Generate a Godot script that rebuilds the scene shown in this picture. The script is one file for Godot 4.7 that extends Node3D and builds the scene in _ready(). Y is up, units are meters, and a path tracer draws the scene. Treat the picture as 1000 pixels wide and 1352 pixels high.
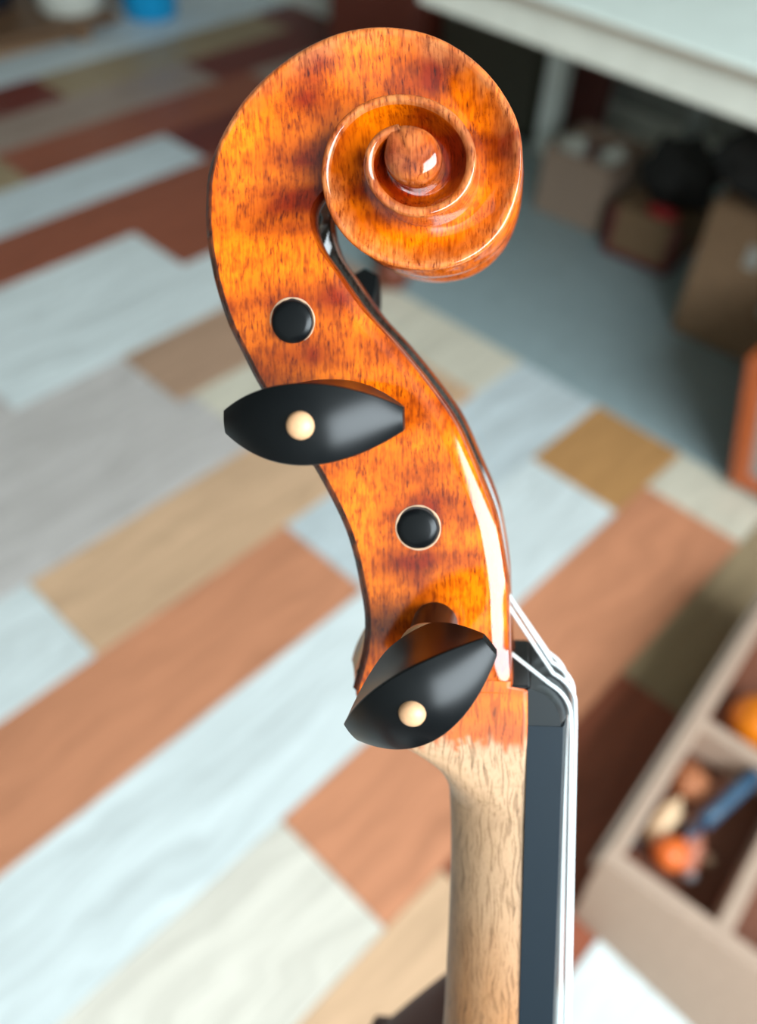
extends Node3D
# A violin head held over a plank floor, close to the lens; a work table, its clutter and a divided box lie behind, out of focus.

const H := 1.2            # height of the lens above the floor
const ROW := 0.204        # width of a floor plank
const LEN := 0.948        # length of a floor plank

var used := {}
var rng := RandomNumberGenerator.new()
var n_fine := FastNoiseLite.new()
var n_big := FastNoiseLite.new()
var M := {}
var cam_at := Vector3(0, H, 0)
var bare: Callable

# ------------------------------------------------------------------ naming
func numbered(called: String) -> String:
	var k: int = used.get(called, 0)
	used[called] = k + 1
	return called if k == 0 else "%s_%03d" % [called, k]

func tag(o: Node, label: String, category: String, group := "", kind := "") -> Node:
	if label: o.set_meta("label", label)
	if category: o.set_meta("category", category)
	if group: o.set_meta("group", group)
	if kind: o.set_meta("kind", kind)
	return o

func thing(called: String, label: String, category: String, at := Vector3.ZERO, turn := 0.0, group := "") -> Node3D:
	var o := Node3D.new()
	o.name = numbered(called)
	add_child(o)
	o.position = at
	o.rotation.y = turn
	tag(o, label, category, group)
	return o

func put(called: String, mesh: Mesh, mat: Material, parent: Node, at := Vector3.ZERO, label := "") -> MeshInstance3D:
	var o := MeshInstance3D.new()
	o.name = called if parent != self else numbered(called)
	o.mesh = mesh
	o.material_override = mat
	o.position = at
	parent.add_child(o, true)
	if label: o.set_meta("label", label)
	return o

func single(called: String, label: String, category: String, mesh: Mesh, mat: Material, at := Vector3.ZERO, turn := 0.0, group := "") -> MeshInstance3D:
	var o := put(called, mesh, mat, self, at)
	o.rotation.y = turn
	tag(o, label, category, group)
	return o

# ------------------------------------------------------------------ colours, materials
func lin(r: int, g: int, b: int) -> Color:
	return Color8(r, g, b).srgb_to_linear()

func mat(r: int, g: int, b: int, rough := 0.6, spec := 0.5) -> StandardMaterial3D:
	var m := StandardMaterial3D.new()
	m.albedo_color = Color8(r, g, b)
	m.roughness = rough
	m.metallic_specular = spec
	return m

func speckled(r: int, g: int, b: int, rough: float, amount: float, scale: float, seed_: int) -> StandardMaterial3D:
	# a plain stuff with a faint uneven tone: card, cloth, paint
	var m := mat(r, g, b, rough)
	var t := NoiseTexture2D.new()
	t.width = 256
	t.height = 256
	t.seamless = true
	var n := FastNoiseLite.new()
	n.seed = seed_
	n.frequency = 0.03
	n.fractal_octaves = 4
	t.noise = n
	var ramp := Gradient.new()
	ramp.set_color(0, Color(1, 1, 1) * (1.0 - amount))
	ramp.set_color(1, Color(1, 1, 1))
	t.color_ramp = ramp
	m.albedo_texture = t
	m.uv1_triplanar = true
	m.uv1_scale = Vector3.ONE * scale
	return m

func picture(w: int, h: int, f: Callable) -> ImageTexture:
	var d := PackedByteArray()
	d.resize(w * h * 3)
	var k := 0
	for y in h:
		for x in w:
			var c: Color = f.call(x, y)
			d[k] = clampi(int(c.r * 255.0), 0, 255)
			d[k + 1] = clampi(int(c.g * 255.0), 0, 255)
			d[k + 2] = clampi(int(c.b * 255.0), 0, 255)
			k += 3
	return ImageTexture.create_from_image(Image.create_from_data(w, h, false, Image.FORMAT_RGB8, d))

func height_picture(w: int, h: int, f: Callable) -> ImageTexture:
	var d := PackedByteArray()
	d.resize(w * h)
	var k := 0
	for y in h:
		for x in w:
			d[k] = clampi(int(float(f.call(x, y)) * 255.0), 0, 255)
			k += 1
	return ImageTexture.create_from_image(Image.create_from_data(w, h, false, Image.FORMAT_L8, d))

# ------------------------------------------------------------------ mesh building
func begin() -> SurfaceTool:
	var st := SurfaceTool.new()
	st.begin(Mesh.PRIMITIVE_TRIANGLES)
	return st

func finish(st: SurfaceTool) -> ArrayMesh:
	st.generate_normals()
	return st.commit()

func tri(st: SurfaceTool, a: Vector3, b: Vector3, c: Vector3, out: Vector3) -> void:
	if (b - a).cross(c - a).dot(out) > 0.0:   # front faces run clockwise
		st.add_vertex(a); st.add_vertex(c); st.add_vertex(b)
	else:
		st.add_vertex(a); st.add_vertex(b); st.add_vertex(c)

func grid(st: SurfaceTool, p: Array, group: int, out: Vector3, tint: Callable = bare, closed := false) -> void:
	# p: rows of PackedVector3Array; out: rough direction that the middle quad should face
	st.set_smooth_group(group)
	var rows := p.size()
	var cols: int = p[0].size()
	var flip := false
	var found := false
	for off in [0, 1, 2, 3, 5, 8]:
		var i: int = clampi(rows / 2 + off, 0, rows - 2)
		var j: int = clampi(cols / 2 + off, 0, cols - 2)
		var nn: Vector3 = (p[i + 1][j] - p[i][j]).cross(p[i][j + 1] - p[i][j])
		if nn.length() > 1e-14 and absf(nn.normalized().dot(out.normalized())) > 0.15:
			flip = nn.dot(out) < 0.0
			found = true
			break
	if not found: pass
	for i in rows - 1:
		for j in (cols if closed else cols - 1):
			var j2 := (j + 1) % cols
			var q := [p[i][j], p[i + 1][j], p[i + 1][j2], p[i][j2]]
			var order := [0, 2, 1, 0, 3, 2] if not flip else [0, 1, 2, 0, 2, 3]
			for k in order:
				if tint.is_valid(): st.set_color(tint.call(q[k]))
				st.add_vertex(q[k])

func bevel_box(size: Vector3, b: float) -> ArrayMesh:
	# a box with chamfered edges: 6 faces, 12 chamfers, 8 corners
	var st := begin()
	st.set_smooth_group(-1)
	var h := size * 0.5
	var s := [-1.0, 1.0]
	for ax in 3:
		var u := (ax + 1) % 3
		var v := (ax + 2) % 3
		for sg in s:
			var c := []
			for k in [[-1, -1], [1, -1], [1, 1], [-1, 1]]:
				var p := Vector3.ZERO
				p[ax] = h[ax] * sg
				p[u] = (h[u] - b) * k[0]
				p[v] = (h[v] - b) * k[1]
				c.append(p)
			var o := Vector3.ZERO
			o[ax] = sg
			tri(st, c[0], c[1], c[2], o)
			tri(st, c[0], c[2], c[3], o)
		for su in s:
			for sv in s:   # the chamfer that runs along ax
				var c := []
				for e in s:
					var p := Vector3.ZERO
					p[ax] = (h[ax] - b) * e
					p[u] = h[u] * su
					p[v] = (h[v] - b) * sv
					var q := p
					q[u] = (h[u] - b) * su
					q[v] = h[v] * sv
					c.append(p)
					c.append(q)
				var o := Vector3.ZERO
				o[u] = su
				o[v] = sv
				tri(st, c[0], c[1], c[3], o)
				tri(st, c[0], c[3], c[2], o)
	for x in s:
		for y in s:
			for z in s:
				var k := Vector3(x, y, z)
				var a := Vector3(h.x, h.y - b, h.z - b) * k
				var bb := Vector3(h.x - b, h.y, h.z - b) * k
				var c := Vector3(h.x - b, h.y - b, h.z) * k
				tri(st, a, bb, c, k)
	return finish(st)

func lathe(profile: Array, seg := 40, group := 0) -> ArrayMesh:
	# profile of Vector2(radius, height), turned about y; a sharp corner is written as the same point twice
	var st := begin()
	var band := []
	var g := group
	for k in profile.size():
		if k > 0 and profile[k].is_equal_approx(profile[k - 1]):
			_lathe_band(st, band, seg, g)
			g += 1
			band = []
		band.append(profile[k])
	_lathe_band(st, band, seg, g)
	return finish(st)

func _lathe_band(st: SurfaceTool, band: Array, seg: int, g: int) -> void:
	if band.size() < 2: return
	st.set_smooth_group(g)
	for k in band.size() - 1:
		var a: Vector2 = band[k]
		var b: Vector2 = band[k + 1]
		var side := Vector2(b.y - a.y, a.x - b.x)   # outward for a profile written upwards
		for i in seg:
			var t0 := TAU * i / seg
			var t1 := TAU * (i + 1) / seg
			var d0 := Vector3(cos(t0), 0, sin(t0))
			var d1 := Vector3(cos(t1), 0, sin(t1))
			var out := (d0 + d1) * 0.5 * side.x + Vector3(0, side.y, 0)
			var p := [d0 * a.x + Vector3(0, a.y, 0), d1 * a.x + Vector3(0, a.y, 0), d1 * b.x + Vector3(0, b.y, 0), d0 * b.x + Vector3(0, b.y, 0)]
			if a.x > 1e-7: tri(st, p[0], p[1], p[2], out)
			if b.x > 1e-7: tri(st, p[0], p[2], p[3], out)

func tube(path: PackedVector3Array, r: float, seg := 10) -> ArrayMesh:
	var st := begin()
	var rows := []
	var side := Vector3.ZERO
	for i in path.size():
		var d := (path[mini(i + 1, path.size() - 1)] - path[maxi(i - 1, 0)]).normalized()
		if side == Vector3.ZERO:
			side = d.cross(Vector3.UP if absf(d.y) < 0.9 else Vector3.RIGHT).normalized()
		side = (side - d * side.dot(d)).normalized()
		var up := d.cross(side)
		var row := PackedVector3Array()
		for k in seg:
			row.append(path[i] + (side * cos(TAU * k / seg) + up * sin(TAU * k / seg)) * r)
		rows.append(row)
	var mid: PackedVector3Array = rows[rows.size() / 2]
	grid(st, rows, 0, mid[seg / 2] - path[rows.size() / 2], bare, true)
	for e in [0, path.size() - 1]:
		for k in seg:
			tri(st, path[e], rows[e][k], rows[e][(k + 1) % seg], path[e] - path[1 if e == 0 else e - 1])
	return finish(st)

func cr(p: Array, t: float):
	# Catmull-Rom through an array of numbers or vectors; t counts the points
	var n := p.size()
	var i := clampi(int(floor(t)), 0, n - 2)
	var f := clampf(t - i, 0.0, 1.0)
	var a = p[maxi(i - 1, 0)]
	var b = p[i]
	var c = p[i + 1]
	var d = p[mini(i + 2, n - 1)]
	return 0.5 * (2.0 * b + (c - a) * f + (2.0 * a - 5.0 * b + 4.0 * c - d) * f * f + (3.0 * b - a - 3.0 * c + d) * f * f * f)

func table_of(p: Array, x: float) -> float:
	# piecewise linear through Vector2(x, y)
	for k in p.size() - 1:
		if x <= p[k + 1].x:
			return lerpf(p[k].y, p[k + 1].y, clampf((x - p[k].x) / (p[k + 1].x - p[k].x), 0.0, 1.0))
	return p[-1].y

# ------------------------------------------------------------------ the scene
func _ready() -> void:
	rng.seed = 7
	n_fine.seed = 3
	n_fine.frequency = 1.0
	n_fine.fractal_type = FastNoiseLite.FRACTAL_NONE
	n_big.seed = 11
	n_big.frequency = 1.0
	n_big.fractal_octaves = 3
	# camera: looks down over the violin at the floor, 47 degrees below the horizon
	var cam := Camera3D.new()
	cam.name = "camera"
	cam.near = 0.02
	cam.far = 30.0
	cam.transform = Transform3D(Basis(Vector3(0.69457696, 0.04334586, 0.7181114), Vector3(0.50818416, 0.67698348, -0.53239293), Vector3(-0.50922658, 0.7347207, 0.44818945)), cam_at)
	var at := CameraAttributesPhysical.new()
	at.frustum_focal_length = 20.567
	at.frustum_focus_distance = 0.128
	at.frustum_near = 0.02
	at.frustum_far = 30.0
	at.exposure_aperture = 7.2
	cam.attributes = at
	add_child(cam)
	cam.fov = 60.534
	cam.current = true
	# daylight: an overcast sky outside one wide window in the right-hand wall
	var env := Environment.new()
	env.background_mode = Environment.BG_SKY
	var sky := Sky.new()
	var sm := ProceduralSkyMaterial.new()
	sm.sky_top_color = Color(0.72, 0.82, 0.92)
	sm.sky_horizon_color = Color(0.9, 0.95, 0.97)
	sm.ground_horizon_color = Color(0.6, 0.62, 0.6)
	sm.ground_bottom_color = Color(0.35, 0.36, 0.35)
	sm.sky_energy_multiplier = 1.6
	sky.sky_material = sm
	env.sky = sky
	env.tonemap_mode = Environment.TONE_MAPPER_LINEAR
	env.tonemap_exposure = 1.0
	env.sdfgi_enabled = true
	env.ssao_enabled = true
	env.ssil_enabled = true
	var we := WorldEnvironment.new()
	we.name = "daylight"
	we.environment = env
	add_child(we)
	var al := AreaLight3D.new()
	al.name = "window_daylight"
	al.area_size = Vector2(2.3, 1.25)
	al.light_color = Color(0.93, 0.98, 1.0)
	al.light_energy = 18.5
	al.area_range = 12.0
	al.area_attenuation = 2.0
	al.shadow_enabled = true
	al.position = Vector3(-0.2, 2.05, 1.62)
	al.rotation_degrees = Vector3(-12, 0, 0)   # faces -z
	add_child(al)
	make_materials()
	room()
	floor_planks()
	table_and_clutter()
	far_things()
	divided_box()
	violin()

func make_materials() -> void:
	# wood grain of the planks: long streaks, drawn pale so that the plank's own colour shows
	var ng := FastNoiseLite.new()
	ng.seed = 21
	ng.frequency = 1.0
	ng.fractal_octaves = 3
	M.grain = picture(384, 384, func(x, y):
		var a: float = TAU * x / 384.0
		var warp := 0.6 * ng.get_noise_2d(cos(a) * 0.8 + 9.0, sin(a) * 0.8 + y * 0.004)
		var s := ng.get_noise_3d(cos(a) * 0.55, sin(a) * 0.55, y * 0.045 + warp * 3.0)
		var t := ng.get_noise_3d(cos(a) * 1.6 + 4.0, sin(a) * 1.6, y * 0.22)
		var v := clampf(0.95 + 0.11 * s + 0.05 * t, 0.0, 1.0)
		return Color(v, v * lerpf(0.97, 1.0, v), v * lerpf(0.93, 1.0, v)))
	M.ebony = mat(24, 28, 31, 0.33, 0.45)
	M.wall = speckled(158, 160, 154, 0.85, 0.05, 1.3, 5)
	M.white_paint = speckled(222, 224, 214, 0.55, 0.06, 3.0, 6)

func wood(r: int, g: int, b: int, off: Vector3, rough := 0.42) -> StandardMaterial3D:
	var m := mat(r, g, b, rough, 0.45)
	m.albedo_texture = M.grain
	m.uv1_triplanar = true
	m.uv1_world_triplanar = true
	m.uv1_scale = Vector3(0.75, 2.2, 2.6)
	m.uv1_offset = off
	return m

# ------------------------------------------------------------------ room
func struct(called: String, mesh: Mesh, m: Material, at: Vector3) -> MeshInstance3D:
	var o := put(called, mesh, m, self, at)
	o.set_meta("kind", "structure")
	return o

func room() -> void:
	var x0 := -1.7
	var x1 := 2.55
	var z0 := -4.3
	var z1 := 1.7
	var top := 3.0
	var t := 0.2
	struct("wall_back", bevel_box(Vector3(t, top + t, z1 - z0 + 2 * t), 0.004), M.wall, Vector3(x1 + t / 2, top / 2, (z0 + z1) / 2))
	struct("wall_front", bevel_box(Vector3(t, top + t, z1 - z0 + 2 * t), 0.004), M.wall, Vector3(x0 - t / 2, top / 2, (z0 + z1) / 2))
	struct("wall_left", bevel_box(Vector3(x1 - x0, top + t, t), 0.004), M.wall, Vector3((x0 + x1) / 2, top / 2, z0 - t / 2))
	struct("ceiling", bevel_box(Vector3(x1 - x0 + 2 * t, t, z1 - z0 + 2 * t), 0.004), M.wall, Vector3((x0 + x1) / 2, top + t / 2, (z0 + z1) / 2))
	var w := CSGBox3D.new()
	w.name = "wall_right"
	w.size = Vector3(x1 - x0, top + t, t)
	w.position = Vector3((x0 + x1) / 2, top / 2, z1 + t / 2)
	w.material = M.wall
	var hole := CSGBox3D.new()
	hole.name = "opening"
	hole.operation = CSGShape3D.OPERATION_SUBTRACTION
	hole.size = Vector3(2.4, 1.35, 1.0)
	hole.position = Vector3(-0.2, 2.05, z1 + t / 2) - w.position
	hole.material = M.wall
	w.add_child(hole)
	w.set_meta("kind", "structure")
	add_child(w)
	for b in [["baseboard_back", Vector3(0.015, 0.09, z1 - z0), Vector3(x1 - 0.0075, 0.045, (z0 + z1) / 2)], ["baseboard_left", Vector3(x1 - x0 - 0.03, 0.09, 0.015), Vector3((x0 + x1) / 2, 0.045, z0 + 0.0075)]]:
		struct(b[0], bevel_box(b[1], 0.003), M.white_paint, b[2])
	var win := Node3D.new()
	win.name = "window_1"
	win.set_meta("kind", "structure")
	win.position = Vector3(-0.2, 2.05, z1 + 0.12)
	add_child(win)
	for s in [-1, 1]:
		put("window_frame", bevel_box(Vector3(2.4, 0.05, 0.06), 0.006), M.white_paint, win, Vector3(0, s * 0.65, 0))
		put("window_frame", bevel_box(Vector3(0.05, 1.25, 0.06), 0.006), M.white_paint, win, Vector3(s * 1.175, 0, 0))
	put("window_frame", bevel_box(Vector3(0.05, 1.25, 0.06), 0.006), M.white_paint, win)
	var glass := mat(235, 245, 245, 0.02)
	glass.albedo_color.a = 0.06
	glass.transparency = BaseMaterial3D.TRANSPARENCY_ALPHA
	for s in [-1, 1]:
		put("window_pane", bevel_box(Vector3(1.125, 1.25, 0.006), 0.001), glass, win, Vector3(s * 0.5875, 0, 0))

# ------------------------------------------------------------------ floor
func floor_planks() -> void:
	var fl := struct("floor", bevel_box(Vector3(4.6, 0.1, 6.4), 0.002), mat(70, 58, 48, 0.9), Vector3(0.4, -0.06, -1.3))
	var tone := {
		"w": [222, 229, 228], "c": [219, 210, 190], "g": [200, 192, 187], "b": [205, 214, 216], "t": [218, 178, 142], "n": [184, 148, 122], "k": [190, 140, 88],
		"o": [208, 140, 104], "s": [214, 148, 112], "r": [150, 82, 58], "d": [112, 46, 36], "v": [160, 138, 106], "u": [160, 138, 124], "m": [226, 218, 204],
	}
	var mats := {}
	var k := 0
	for key in tone:
		var c: Array = tone[key]
		mats[key] = []
		for j in 2:
			k += 1
			mats[key].append(wood(c[0], c[1], c[2], Vector3(0.37 * k, 0.11 * k, 0.23 * k)))
	# each row: where one joint lies (metres along x), and the tones of the planks from the one that ends there
	var rows := {
		-8: [0.3, "tgowtr"], -7: [0.7, "wrtgow"], -6: [0.1, "ogwtrw"], -5: [0.5, "twrgow"], -4: [0.2, "grwotw"], -3: [0.65, "wtogrw"], -2: [0.35, "owgtrw"],
		-1: [-0.35, "rwcto"], 0: [-0.084, "wrvcot"], 1: [0.312, "mocwtg"], 2: [0.212, "wwkcgt"], 3: [-0.264, "tobwgt"], 4: [0.284, "wtcnwg"], 5: [0.79, "gctwbg"], 6: [0.756, "gnwgtw"],
		7: [0.5, "gwgbgw"], 8: [0.132, "gwrgtw"], 9: [0.6, "wrruwt"], 10: [0.528, "dbdtgw"], 11: [0.084, "gvrudw"], 12: [0.912, "wudrtg"], 13: [0.456, "udvdgr"], 14: [1.08, "tbbgru"],
		15: [0.8, "rtbug"], 16: [0.3, "wgurt"], 17: [0.65, "ugtdw"], 18: [0.15, "rgtuw"], 19: [0.5, "wugrt"], 20: [0.8, "tgruw"],
	}
	var mesh := bevel_box(Vector3(LEN - 0.0012, 0.012, ROW - 0.0012), 0.0012)
	for r in rows:
		var first: float = rows[r][0]
		var tones: String = rows[r][1]
		var zc: float = (-0.01 - 0.17 * (r + 0.5)) * H
		for i in range(-3, 6):
			var xc := first + (i - 0.5) * LEN
			if xc < -2.1 or xc > 2.9 or zc > 1.75 or zc < -4.35: continue
			var key := tones[clampi(i, 0, tones.length() - 1)] if i >= 0 else tones[(tones.length() * 3 + i) % tones.length()]
			var lenx := LEN
			if r == 2 and i == 0: continue   # here one plank runs on over two lengths
			var a := maxf(xc - LEN / 2 - (LEN if r == 2 and i == 1 else 0.0), -1.7)
			var b := minf(xc + LEN / 2, 2.55)
			if b - a < 0.03: continue
			if r == 0 and i == 1:   # a shorter pale plank lies before the dark one here
				put("plank", bevel_box(Vector3(0.5028, 0.012, ROW - 0.0012), 0.0012), mats.t[0], fl, Vector3(0.168, -0.006, zc) - fl.position)
				a = 0.42
			var m: Array = mats[key]
			var o := put("plank", mesh if absf(b - a - LEN) < 0.001 else bevel_box(Vector3(b - a - 0.0012, 0.012, ROW - 0.0012), 0.0012), m[(r + i + 40) % 2], fl, Vector3((a + b) / 2, -0.006, zc) - fl.position)
			o.position.y += rng.randf_range(-0.0003, 0.0003)

# ------------------------------------------------------------------ work table at the upper right and what stands under it
func table_and_clutter() -> void:
	single("floor_mat", "flat grey-blue mat lying on the planks along the white table", "mat", bevel_box(Vector3(1.1, 0.006, 2.05), 0.002), speckled(148, 164, 166, 0.4, 0.06, 2.0, 31), Vector3(1.39 + 0.55, 0.0035, -0.68))
	var t := thing("work_table", "long white work table with brown edge and thick pale apron", "table", Vector3(1.75, 0, -0.1))
	put("tabletop", bevel_box(Vector3(1.1, 0.006, 2.0), 0.002), speckled(214, 222, 214, 0.35, 0.04, 2.0, 32), t, Vector3(0, 0.775, 0.02))
	put("edge_band", bevel_box(Vector3(1.096, 0.008, 1.996), 0.002), mat(142, 124, 106, 0.6), t, Vector3(0, 0.768, 0.02))
	var ap := speckled(206, 206, 194, 0.6, 0.05, 2.0, 33)
	put("apron", bevel_box(Vector3(0.03, 0.06, 1.96), 0.003), ap, t, Vector3(-0.515, 0.734, 0.02))
	put("apron", bevel_box(Vector3(0.03, 0.06, 1.96), 0.003), ap, t, Vector3(0.515, 0.734, 0.02))
	for s in [-1, 1]:
		put("apron", bevel_box(Vector3(1.0, 0.06, 0.03), 0.003), ap, t, Vector3(0, 0.734, 0.02 + s * 0.965))
	var steel := mat(150, 158, 156, 0.45)
	for x in [-0.49, 0.49]:
		for z in [-0.86, 0.95]:
			if x < 0 and z < 0: continue   # at this end the table hangs on the wall side only
			put("leg", bevel_box(Vector3(0.045, 0.704, 0.045), 0.004), steel, t, Vector3(x, 0.355, z))
	single("paper_sheet", "pale blue-white sheet of paper lying on the white table", "paper", bent_sheet(0.21, 0.3), mat(228, 240, 250, 0.5), Vector3(1.52, 0.779, -0.42), 0.4)
	var card := speckled(122, 94, 66, 0.8, 0.12, 5.0, 41)
	var card2 := speckled(136, 106, 78, 0.8, 0.12, 5.0, 42)
	var black := mat(24, 23, 22, 0.7)
	# boxes under the table, back to front
	var a := thing("carton", "tan cloth-lined carton with white lumps on it, farthest under the table", "box", Vector3(2.06, 0.007, -1.13), 0.06)
	open_box(a, Vector3(0.2, 0.18, 0.2), 0.008, speckled(156, 132, 114, 0.85, 0.1, 6.0, 43), mat(120, 84, 78, 0.8))
	for p in [[-0.03, -0.055, 0.035], [0.0, 0.055, 0.033]]:
		var d := single("paper_wad", "crumpled whitish paper wad lying in the tan carton%s" % (", nearer the pale metal post" if p[1] < 0 else ", nearer the black bag"), "paper", crumple(p[2], 51 + int(p[1] * 100)), mat(196, 196, 184, 0.8), Vector3(2.06 + p[0], 0.151, -1.13 + p[1]))
		d.rotation.y = p[1] * 9.0
	var b := thing("carton", "brown cardboard carton with dark red edges under the table", "box", Vector3(2.03, 0.007, -0.89), 0.1)
	put("body", bevel_box(Vector3(0.22, 0.13, 0.18), 0.004), card, b, Vector3(0, 0.067, 0))
	put("edge_strip", bevel_box(Vector3(0.226, 0.02, 0.186), 0.003), mat(92, 28, 28, 0.6), b, Vector3(0, 0.0105, 0), "dark red edging along the bottom")
	for s in [-1, 1]:
		put("edge_strip", bevel_box(Vector3(0.02, 0.12, 0.02), 0.003), mat(92, 28, 28, 0.6), b, Vector3(-0.104, 0.071, s * 0.084), "dark red edging up the corner")
	single("black_bag", "slumped black bag lying on the red-edged carton", "bag", lump(Vector3(0.075, 0.085, 0.1), 61), black, Vector3(2.06, 0.139, -0.885), 0.0)
	single("red_pouch", "small dark red pouch in front of the black bag", "pouch", lump(Vector3(0.016, 0.016, 0.04), 62), mat(150, 22, 22, 0.6), Vector3(1.945, 0.139, -0.85), 0.1)
	var d := thing("carton", "large brown carton with pale stickers, nearest under the table", "box", Vector3(1.9, 0.007, -0.48), 0.06)
	put("body", bevel_box(Vector3(0.3, 0.32, 0.38), 0.005), card2, d, Vector3(0, 0.161, 0))
	for s in [-1, 1]:
		put("flap", bevel_box(Vector3(0.29, 0.005, 0.184), 0.002), card2, d, Vector3(0, 0.3235, s * 0.094))
	for q in [[0.24, -0.07], [0.15, 0.0]]:
		put("sticker", bevel_box(Vector3(0.003, 0.05, 0.03), 0.001), mat(160, 158, 150, 0.5), d, Vector3(-0.151, q[0], q[1]), "pale sticker")
	single("cloth_bundle", "rounded black cloth bundle on top of the large brown carton", "bundle", lump(Vector3(0.11, 0.09, 0.14), 63), black, Vector3(1.87, 0.333, -0.58), 0.1)
	var mp := thing("metal_post", "pale grey metal post standing behind the tan carton", "post", Vector3(2.24, 0.007, -1.4))
	put("tube", bevel_box(Vector3(0.055, 0.6, 0.055), 0.004), mat(212, 218, 212, 0.4), mp, Vector3(0, 0.31, 0))
	put("foot", bevel_box(Vector3(0.12, 0.012, 0.12), 0.003), steel, mp, Vector3(0, 0.006, 0))
	var post := thing("wooden_board", "dark reddish-brown board standing upright behind the table leg", "board", Vector3(2.38, 0.007, -1.385), 0.0)
	put("board", bevel_box(Vector3(0.03, 0.7, 0.16), 0.004), wood(88, 46, 40, Vector3(0.3, 0, 0)), post, Vector3(0, 0.35, 0))
	put("foot", bevel_box(Vector3(0.12, 0.03, 0.16), 0.004), wood(80, 42, 36, Vector3(0.1, 0, 0)), post, Vector3(0, 0.015, 0))
	var dc := thing("cupboard", "low dark olive cupboard in the shade beyond the scroll", "cupboard", Vector3(2.38, 0.0, -1.66))
	var dm := mat(52, 50, 38, 0.7)
	put("body", bevel_box(Vector3(0.24, 0.62, 0.38), 0.005), dm, dc, Vector3(0, 0.34, 0))
	put("door", bevel_box(Vector3(0.016, 0.57, 0.36), 0.004), dm, dc, Vector3(-0.128, 0.34, 0))
	put("plinth", bevel_box(Vector3(0.22, 0.03, 0.36), 0.002), dm, dc, Vector3(0, 0.0165, 0))
	single("wooden_jar", "small reddish-brown wooden jar alone on the grey mat below the scroll", "jar", lathe([Vector2(0, 0), Vector2(0.034, 0), Vector2(0.034, 0), Vector2(0.04, 0.006), Vector2(0.042, 0.04), Vector2(0.036, 0.062), Vector2(0.03, 0.068), Vector2(0.03, 0.068), Vector2(0.033, 0.07), Vector2(0.033, 0.084), Vector2(0.02, 0.09), Vector2(0, 0.092)], 28), wood(120, 62, 44, Vector3(0.5, 0.2, 0)), Vector3(1.40, 0.0065, -1.235))
	# the orange bin at the right edge, its sides flaring upwards
	var f := thing("wooden_bin", "orange-brown wooden bin with flared corner posts and grey panels standing on the mat", "bin", Vector3(1.52, 0.0065, -0.155), 0.0)
	var ow := wood(186, 94, 48, Vector3(0.2, 0.4, 0.1), 0.4)
	var grey := mat(150, 154, 150, 0.6)
	var foot := []
	var head := []
	for c in [[-1, -1], [1, -1], [1, 1], [-1, 1]]:
		foot.append(Vector3(c[0] * 0.135, 0.012, c[1] * 0.135))
		head.append(Vector3(c[0] * 0.165, 0.30, c[1] * 0.192))
	for k in 4:
		var k2 := (k + 1) % 4
		put("corner_post", bar(foot[k], head[k], 0.032), ow, f)
		put("rail", bar(foot[k].lerp(foot[k2], 0.04) + Vector3(0, 0.014, 0), foot[k2].lerp(foot[k], 0.04) + Vector3(0, 0.014, 0), 0.026), ow, f)
		put("rail", bar(head[k].lerp(head[k2], 0.04) - Vector3(0, 0.014, 0), head[k2].lerp(head[k], 0.04) - Vector3(0, 0.014, 0), 0.026), ow, f)
		var st := begin()
		st.set_smooth_group(-1)
		var mid: Vector3 = (foot[k] + foot[k2]) * 0.5
		mid.y = 0
		for q in [[foot[k], foot[k2], head[k2], 1.0], [foot[k], head[k2], head[k], 1.0]]:
			tri(st, q[0] * 0.99, q[1] * 0.99, q[2] * 0.99, mid)
			tri(st, q[0] * 0.96, q[1] * 0.96, q[2] * 0.96, -mid)
		put("panel", finish(st), grey, f)
	put("bottom_panel", bevel_box(Vector3(0.25, 0.008, 0.25), 0.002), grey, f, Vector3(0, 0.03, 0))

func bar(p: Vector3, q: Vector3, w: float) -> ArrayMesh:
	# a square stick with softened edges from p to q
	var st := begin()
	var d := (q - p).normalized()
	var u := d.cross(Vector3.UP if absf(d.y) < 0.9 else Vector3.RIGHT).normalized()
	var v := d.cross(u)
	st.append_from(bevel_box(Vector3(w, p.distance_to(q), w), w * 0.1), 0, Transform3D(Basis(u, d, u.cross(d)), (p + q) * 0.5))
	return st.commit()

func bent_sheet(w: float, l: float) -> ArrayMesh:
	var st := begin()
	for side in [0, 1]:
		var rows := []
		for i in 13:
			var row := PackedVector3Array()
			for j in 13:
				var u := i / 12.0 - 0.5
				var v := j / 12.0 - 0.5
				row.append(Vector3(u * w, 0.001 + 0.006 * maxf(0.0, u + v) ** 2 + side * 0.0004, v * l))
			rows.append(row)
		grid(st, rows, side, Vector3.UP if side else Vector3.DOWN)
	return finish(st)

func open_box(parent: Node3D, s: Vector3, t: float, m: Material, inner: Material) -> void:
	for k in [-1, 1]:
		put("side_panel", bevel_box(Vector3(s.x, s.y, t), 0.002), m, parent, Vector3(0, s.y / 2, k * (s.z - t) / 2))
		put("end_panel", bevel_box(Vector3(t, s.y, s.z - 2 * t), 0.002), m, parent, Vector3(k * (s.x - t) / 2, s.y / 2, 0))
	put("bottom_panel", bevel_box(Vector3(s.x - 2 * t, t, s.z - 2 * t), 0.001), m, parent, Vector3(0, t / 2 + 0.0005, 0))
	put("lining", bevel_box(Vector3(s.x - 2 * t - 0.002, s.y * 0.75, s.z - 2 * t - 0.002), 0.01), inner, parent, Vector3(0, s.y * 0.375 + t + 0.001, 0))

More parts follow.
